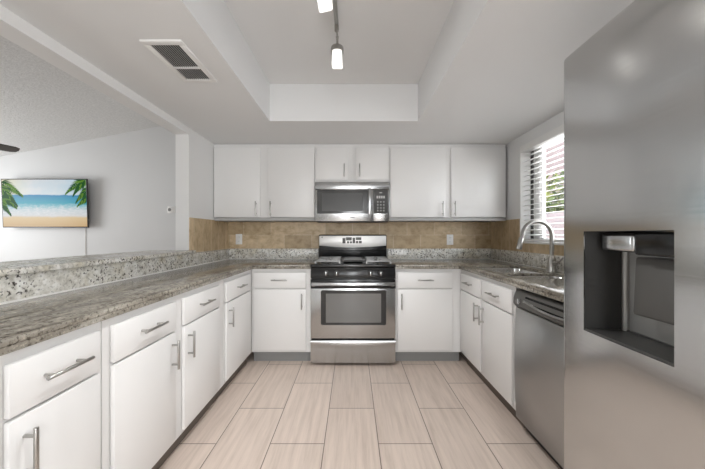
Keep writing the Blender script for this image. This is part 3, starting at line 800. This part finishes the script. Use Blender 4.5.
# ------------------------------------------------------------------ ceiling vent
VX0, VX1, VY0, VY1 = -1.000, -0.803, 1.335, 1.700
vt = thing('ceiling_vent', 'white ceiling air vent with two dark slatted grilles, left of the tray', 'vent', ((VX0 + VX1) / 2, (VY0 + VY1) / 2, ZC - 0.012))
b = B(); z0, z1 = ZC - 0.010, ZC
ym = 1.555
b.box((VX0, VY0, z0), (VX1, VY0 + 0.03, z1), 0.003).box((VX0, VY1 - 0.03, z0), (VX1, VY1, z1), 0.003)
b.box((VX0, VY0 + 0.03, z0), (VX0 + 0.03, VY1 - 0.03, z1), 0.003).box((VX1 - 0.03, VY0 + 0.03, z0), (VX1, VY1 - 0.03, z1), 0.003)
b.box((VX0 + 0.03, ym - 0.006, z0), (VX1 - 0.03, ym + 0.006, z1), 0.002)
b.done('frame', 'whiteplastic', vt)
for (y0, y1) in ((VY0 + 0.03, ym - 0.006), (ym + 0.006, VY1 - 0.03)):
    b = B()
    for k in range(12):
        x = VX0 + 0.036 + k * 0.0114
        b.prism([(x + 0.006, z0 + 0.001), (x + 0.009, z0 + 0.001), (x + 0.0035, z1 - 0.0013), (x + 0.0005, z1 - 0.0013)], y1 - y0, lambda a, c, e: (a, y0 + e, c))
    b.done('louvres', 'mark', vt)
B().box((VX0 + 0.028, VY0 + 0.028, z1 - 0.0012), (VX1 - 0.028, VY1 - 0.028, z1 - 0.0004)).done('backing', 'blackplastic', vt)

# ------------------------------------------------------------------ track light
TXr = -0.091
tl = thing('track_light', 'ceiling track light with frosted glass shades in the raised tray', 'light fixture', (TXr, 1.1, TZ))
B().box((TXr - 0.011, 0.35, TZ - 0.024), (TXr + 0.011, 1.665, TZ), 0.002).done('rail', 'nickel', tl)
B().box((TXr - 0.035, 1.02, TZ - 0.03), (TXr + 0.035, 1.18, TZ), 0.004).done('canopy', 'nickel', tl)
def lamp_head(y, dx, tilt):
    """tilt: lean of the shade about Y, in degrees"""
    top = Vector((TXr, y, TZ - 0.024))
    piv = top + Vector((dx, 0, -0.066))
    b = B().cyl(top, top + Vector((0, 0, -0.03)), 0.012, seg=14).tube([top + Vector((0, 0, -0.028)), (top + piv) / 2 + Vector((dx * 0.3, 0, -0.008)), piv], 0.005, 8).sphere(piv, 0.009)
    h = b.done('lamp_arm', 'nickel', tl)
    R = Matrix.Translation(piv) @ Matrix.Rotation(math.radians(tilt), 4, 'Y')
    def lm(prof, name, mt, par):
        q_ = B().lathe((0, 0, 0), prof, 24)
        q_.bm.transform(R)
        return q_.done(name, mt, par)
    lm([(0.0, -0.004), (0.007, -0.004), (0.007, -0.045), (0.013, -0.048), (0.013, -0.058), (0.034, -0.058), (0.036, -0.062), (0.036, -0.088), (0.034, -0.088), (0.033, -0.064), (0.0, -0.062)], 'socket_cup', 'nickel', h)
    q_ = B(); t = bmesh.new(); rings = []
    for hw, z in ((0.006, -0.068), (0.0240, -0.070), (0.0245, -0.084), (0.0275, -0.090), (0.0305, -0.164), (0.0275, -0.164), (0.0225, -0.084), (0.006, -0.074)):
        rings.append([t.verts.new((x, y_, z)) for x, y_ in rrect(-hw, -hw, hw, hw, hw * 0.35)])
    nn = len(rings[0])
    for i in range(len(rings) - 1):
        for k in range(nn): t.faces.new((rings[i][k], rings[i][(k + 1) % nn], rings[i + 1][(k + 1) % nn], rings[i + 1][k]))
    bmesh.ops.recalc_face_normals(t, faces=t.faces[:])
    t.transform(R); q_._merge(t, 0, True)
    q_.done('glass_shade', 'shade', h)
    d = bpy.data.lights.new('bulb', 'SPOT'); d.energy = 25; d.color = (0.98, 0.99, 1.0); d.shadow_soft_size = 0.025
    d.spot_size = math.radians(98); d.spot_blend = 0.4
    lo = bpy.data.objects.new('bulb', d); COL.objects.link(lo)
    lo.parent = h
    lo.location = (R @ Vector((0, 0, -0.170))) - wloc(h)
    lo.rotation_euler = (0, math.radians(tilt), 0)
lamp_head(1.625, 0.004, 0)
lamp_head(1.205, -0.06, -13)
lamp_head(0.60, 0.0, 12)

# ------------------------------------------------------------------ living room: television, cable, thermostat, fan
TW, TH = 1.235, 0.700
TVY = 4.10
tvx = (44.6 - 352.5) * TVY / 285
tvz = 1.18 + (234.3 - 203) * TVY / 285
m = mat('beach_picture', (0, 0, 0), 0.25); n = N(m)
sep = n.new('ShaderNodeSeparateXYZ'); n.link(n.new('ShaderNodeTexCoord').outputs['Object'], sep.inputs[0])
wob = n.noise(n.coords((1, 1, 4)), 6, 4)
v = n.math('ADD', n.math('DIVIDE', sep.outputs[2], TH), n.math('MULTIPLY', n.math('SUBTRACT', wob, 0.5), 0.05))
v = n.math('ADD', v, 0.5)
u = n.math('ADD', n.math('DIVIDE', sep.outputs[0], TW), 0.5)
seac = n.ramp(v, [(0.0, (0.70, 0.45, 0.20)), (0.20, (0.83, 0.62, 0.34)), (0.245, (0.80, 0.80, 0.80)), (0.36, (0.66, 0.76, 0.80)), (0.44, (0.25, 0.58, 0.66)), (0.50, (0.04, 0.42, 0.55)), (0.60, (0.02, 0.34, 0.54)), (0.665, (0.015, 0.26, 0.52)), (0.672, (0.55, 0.76, 0.86)), (1.0, (0.60, 0.78, 0.92))])
foam = n.ramp(n.noise(n.coords((1, 1, 3)), 14, 5, 0.7), [(0.45, (0, 0, 0)), (0.6, (1, 1, 1))])
band = n.ramp(v, [(0.22, (0, 0, 0)), (0.27, (1, 1, 1)), (0.40, (0.8, 0.8, 0.8)), (0.50, (0, 0, 0))])
seac = n.mix(n.mix(1.0, foam, band, 'MULTIPLY'), seac, (0.85, 0.87, 0.88))
cloud = n.ramp(n.noise(n.coords((1, 1, 2), (0.4, 0, 0)), 3.2, 4), [(0.42, (0, 0, 0)), (0.58, (1, 1, 1))])
skym = n.ramp(v, [(0.67, (0, 0, 0)), (0.69, (1, 1, 1))])
ul = n.ramp(u, [(0.1, (1, 1, 1)), (0.62, (0.65, 0.65, 0.65)), (0.8, (0.25, 0.25, 0.25))])
seac = n.mix(n.mix(1.0, n.mix(0.7, cloud, ul), skym, 'MULTIPLY'), seac, (0.92, 0.92, 0.92))
glow = n.ramp(u, [(0.02, (1, 1, 1)), (0.35, (0, 0, 0))])
seac = n.mix(n.math('MULTIPLY', n.mix(1.0, glow, skym, 'MULTIPLY'), 0.6), seac, (0.95, 0.88, 0.45))
n.link(seac, n.b.inputs['Emission Color']); n.b.inputs['Emission Strength'].default_value = 0.62; n.b.inputs['Specular IOR Level'].default_value = 0.15
M['beach'] = m
M['palm'] = mat('palm_picture', (0, 0, 0), 0.25, 0, (0.012, 0.075, 0.012), 0.9, 0.05)
M['palm2'] = mat('palm_picture_light', (0, 0, 0), 0.25, 0, (0.09, 0.20, 0.02), 0.9, 0.05)
tv = thing('television', 'flat television showing a tropical beach on the living room wall', 'television', (tvx, TVY, tvz))
tv.rotation_euler = (math.radians(2.0), 0, 0)
def tvpart(b, name, mats_, par=None):
    o = b.done(name, mats_, None, {'_origin': False}); o.parent = par or tv
    return o
b = B().box((-TW / 2, 0, -TH / 2), (TW / 2, 0.018, TH / 2), 0.003)
tvpart(b, 'bezel', 'blackplastic')
b = B()
b.quad([(-TW / 2 + 0.012, -0.0012, -TH / 2 + 0.014), (TW / 2 - 0.012, -0.0012, -TH / 2 + 0.014), (TW / 2 - 0.012, -0.0012, TH / 2 - 0.012), (-TW / 2 + 0.012, -0.0012, TH / 2 - 0.012)], 0)
rng = random.Random(5); k_ = 0
x_lo, x_hi, z_lo, z_hi = -TW / 2 + 0.013, TW / 2 - 0.013, -TH / 2 + 0.015, TH / 2 - 0.013
def frond(p, a, L, mi):
    """a palm frond: rib with leaflets, clipped to the screen, in the picture"""
    global k_
    for j in range(13):
        s_ = j / 12
        c = Vector((p[0] + math.cos(a) * L * s_, 0, p[1] + math.sin(a) * L * s_ - 0.10 * L * s_ * s_ * 2.2))
        for sg in (-1, 1):
            la = a + sg * (0.75 - 0.45 * s_) - 0.25 * s_
            ll = L * (0.42 * (1 - s_) + 0.10)
            e = c + Vector((math.cos(la) * ll, 0, math.sin(la) * ll - 0.03))
            nrm = Vector((-math.sin(la), 0, math.cos(la))) * 0.008
            k_ += 1
            yy = -0.0014 - 0.0000015 * k_
            pts_ = []
            for q_ in (c - nrm, (c + e) / 2 - nrm * 1.2, e, (c + e) / 2 + nrm * 1.2, c + nrm):
                pts_.append((min(max(q_.x, x_lo), x_hi), yy, min(max(q_.z, z_lo), z_hi)))
            b.quad(pts_, mi if rng.random() < 0.7 else 3 - mi)
frond((-0.64, 0.30), math.radians(-18), 0.33, 2)
frond((-0.64, 0.24), math.radians(-38), 0.30, 1)
frond((-0.66, 0.10), math.radians(-20), 0.26, 1)
frond((-0.66, 0.05), math.radians(-42), 0.22, 1)
frond((0.64, 0.36), math.radians(203), 0.34, 1)
frond((0.66, 0.22), math.radians(215), 0.24, 1)
frond((0.66, 0.10), math.radians(205), 0.20, 1)
frond((0.62, 0.36), math.radians(222), 0.26, 1)
tvpart(b, 'screen', ['beach', 'palm', 'palm2'])
tvpart(B().box((-0.2, 0.017, -0.15), (0.2, 0.098, 0.15), 0.004), 'wall_mount', 'blackplastic')
cxx = (85.2 - 352.5) * 4.19 / 285
B().tube([(cxx, 4.188, tvz - TH / 2 + 0.03), (cxx, 4.194, tvz - TH / 2 - 0.05), (cxx + 0.002, 4.194, 0.35)], 0.004, 8).done('television_cable', 'cord', None, P('thin grey cable running down the wall below the television', 'cable'))
thx, thz = (171 - 352.5) * 4.18 / 285, 1.18 + (234.3 - 209.5) * 4.18 / 285
th = thing('thermostat', 'small white round-faced thermostat on the living room wall', 'thermostat', (thx, 4.19, thz))
B().box((thx - 0.055, 4.182, thz - 0.05), (thx + 0.055, 4.2, thz + 0.05), 0.004).done('wall_plate', 'whiteplastic', th)
B().cyl((thx - 0.012, 4.184, thz), (thx - 0.012, 4.165, thz), 0.040, seg=28, bev=0.004).done('dial', 'whiteplastic', th)
B().cyl((thx - 0.012, 4.166, thz), (thx - 0.012, 4.163, thz), 0.024, seg=24).done('display', 'midgrey', th)
# ceiling fan, one blade tip in view
fx, fy, fz = -3.68, 2.35, 2.05
fn = thing('ceiling_fan', 'dark-bladed ceiling fan in the living room, only a blade tip showing at the left edge', 'ceiling fan', (fx, fy, zc(fx)))
B().cyl((fx, fy, zc(fx) - 0.002), (fx, fy, fz + 0.06), 0.012, seg=12).done('downrod', 'fan', fn)
B().lathe((fx, fy, zc(fx) - 0.08), [(0.0, 0.09), (0.06, 0.09), (0.055, 0.03), (0.02, 0.0), (0, 0)], 20).done('ceiling_canopy', 'fan', fn)
B().lathe((fx, fy, fz - 0.06), [(0, 0), (0.06, 0.0), (0.095, 0.03), (0.10, 0.08), (0.08, 0.115), (0.02, 0.13), (0, 0.13)], 24).done('motor', 'fan', fn)
for k in range(5):
    a = math.radians(-2 + 72 * k)
    R = Matrix.Translation((fx, fy, fz)) @ Matrix.Rotation(a, 4, 'Z') @ Matrix.Rotation(math.radians(-15), 4, 'X')
    q_ = B().prism([(0.16, -0.055), (0.40, -0.068), (0.60, -0.062), (0.635, -0.045), (0.645, 0.0), (0.635, 0.045), (0.60, 0.062), (0.40, 0.068), (0.16, 0.055)], 0.008, lambda a_, c, e: (a_, c, e - 0.004))
    q_.box((0.085, -0.02, -0.008), (0.22, 0.02, -0.003))
    q_.bm.transform(R)
    q_.done('blade', 'fan', fn)
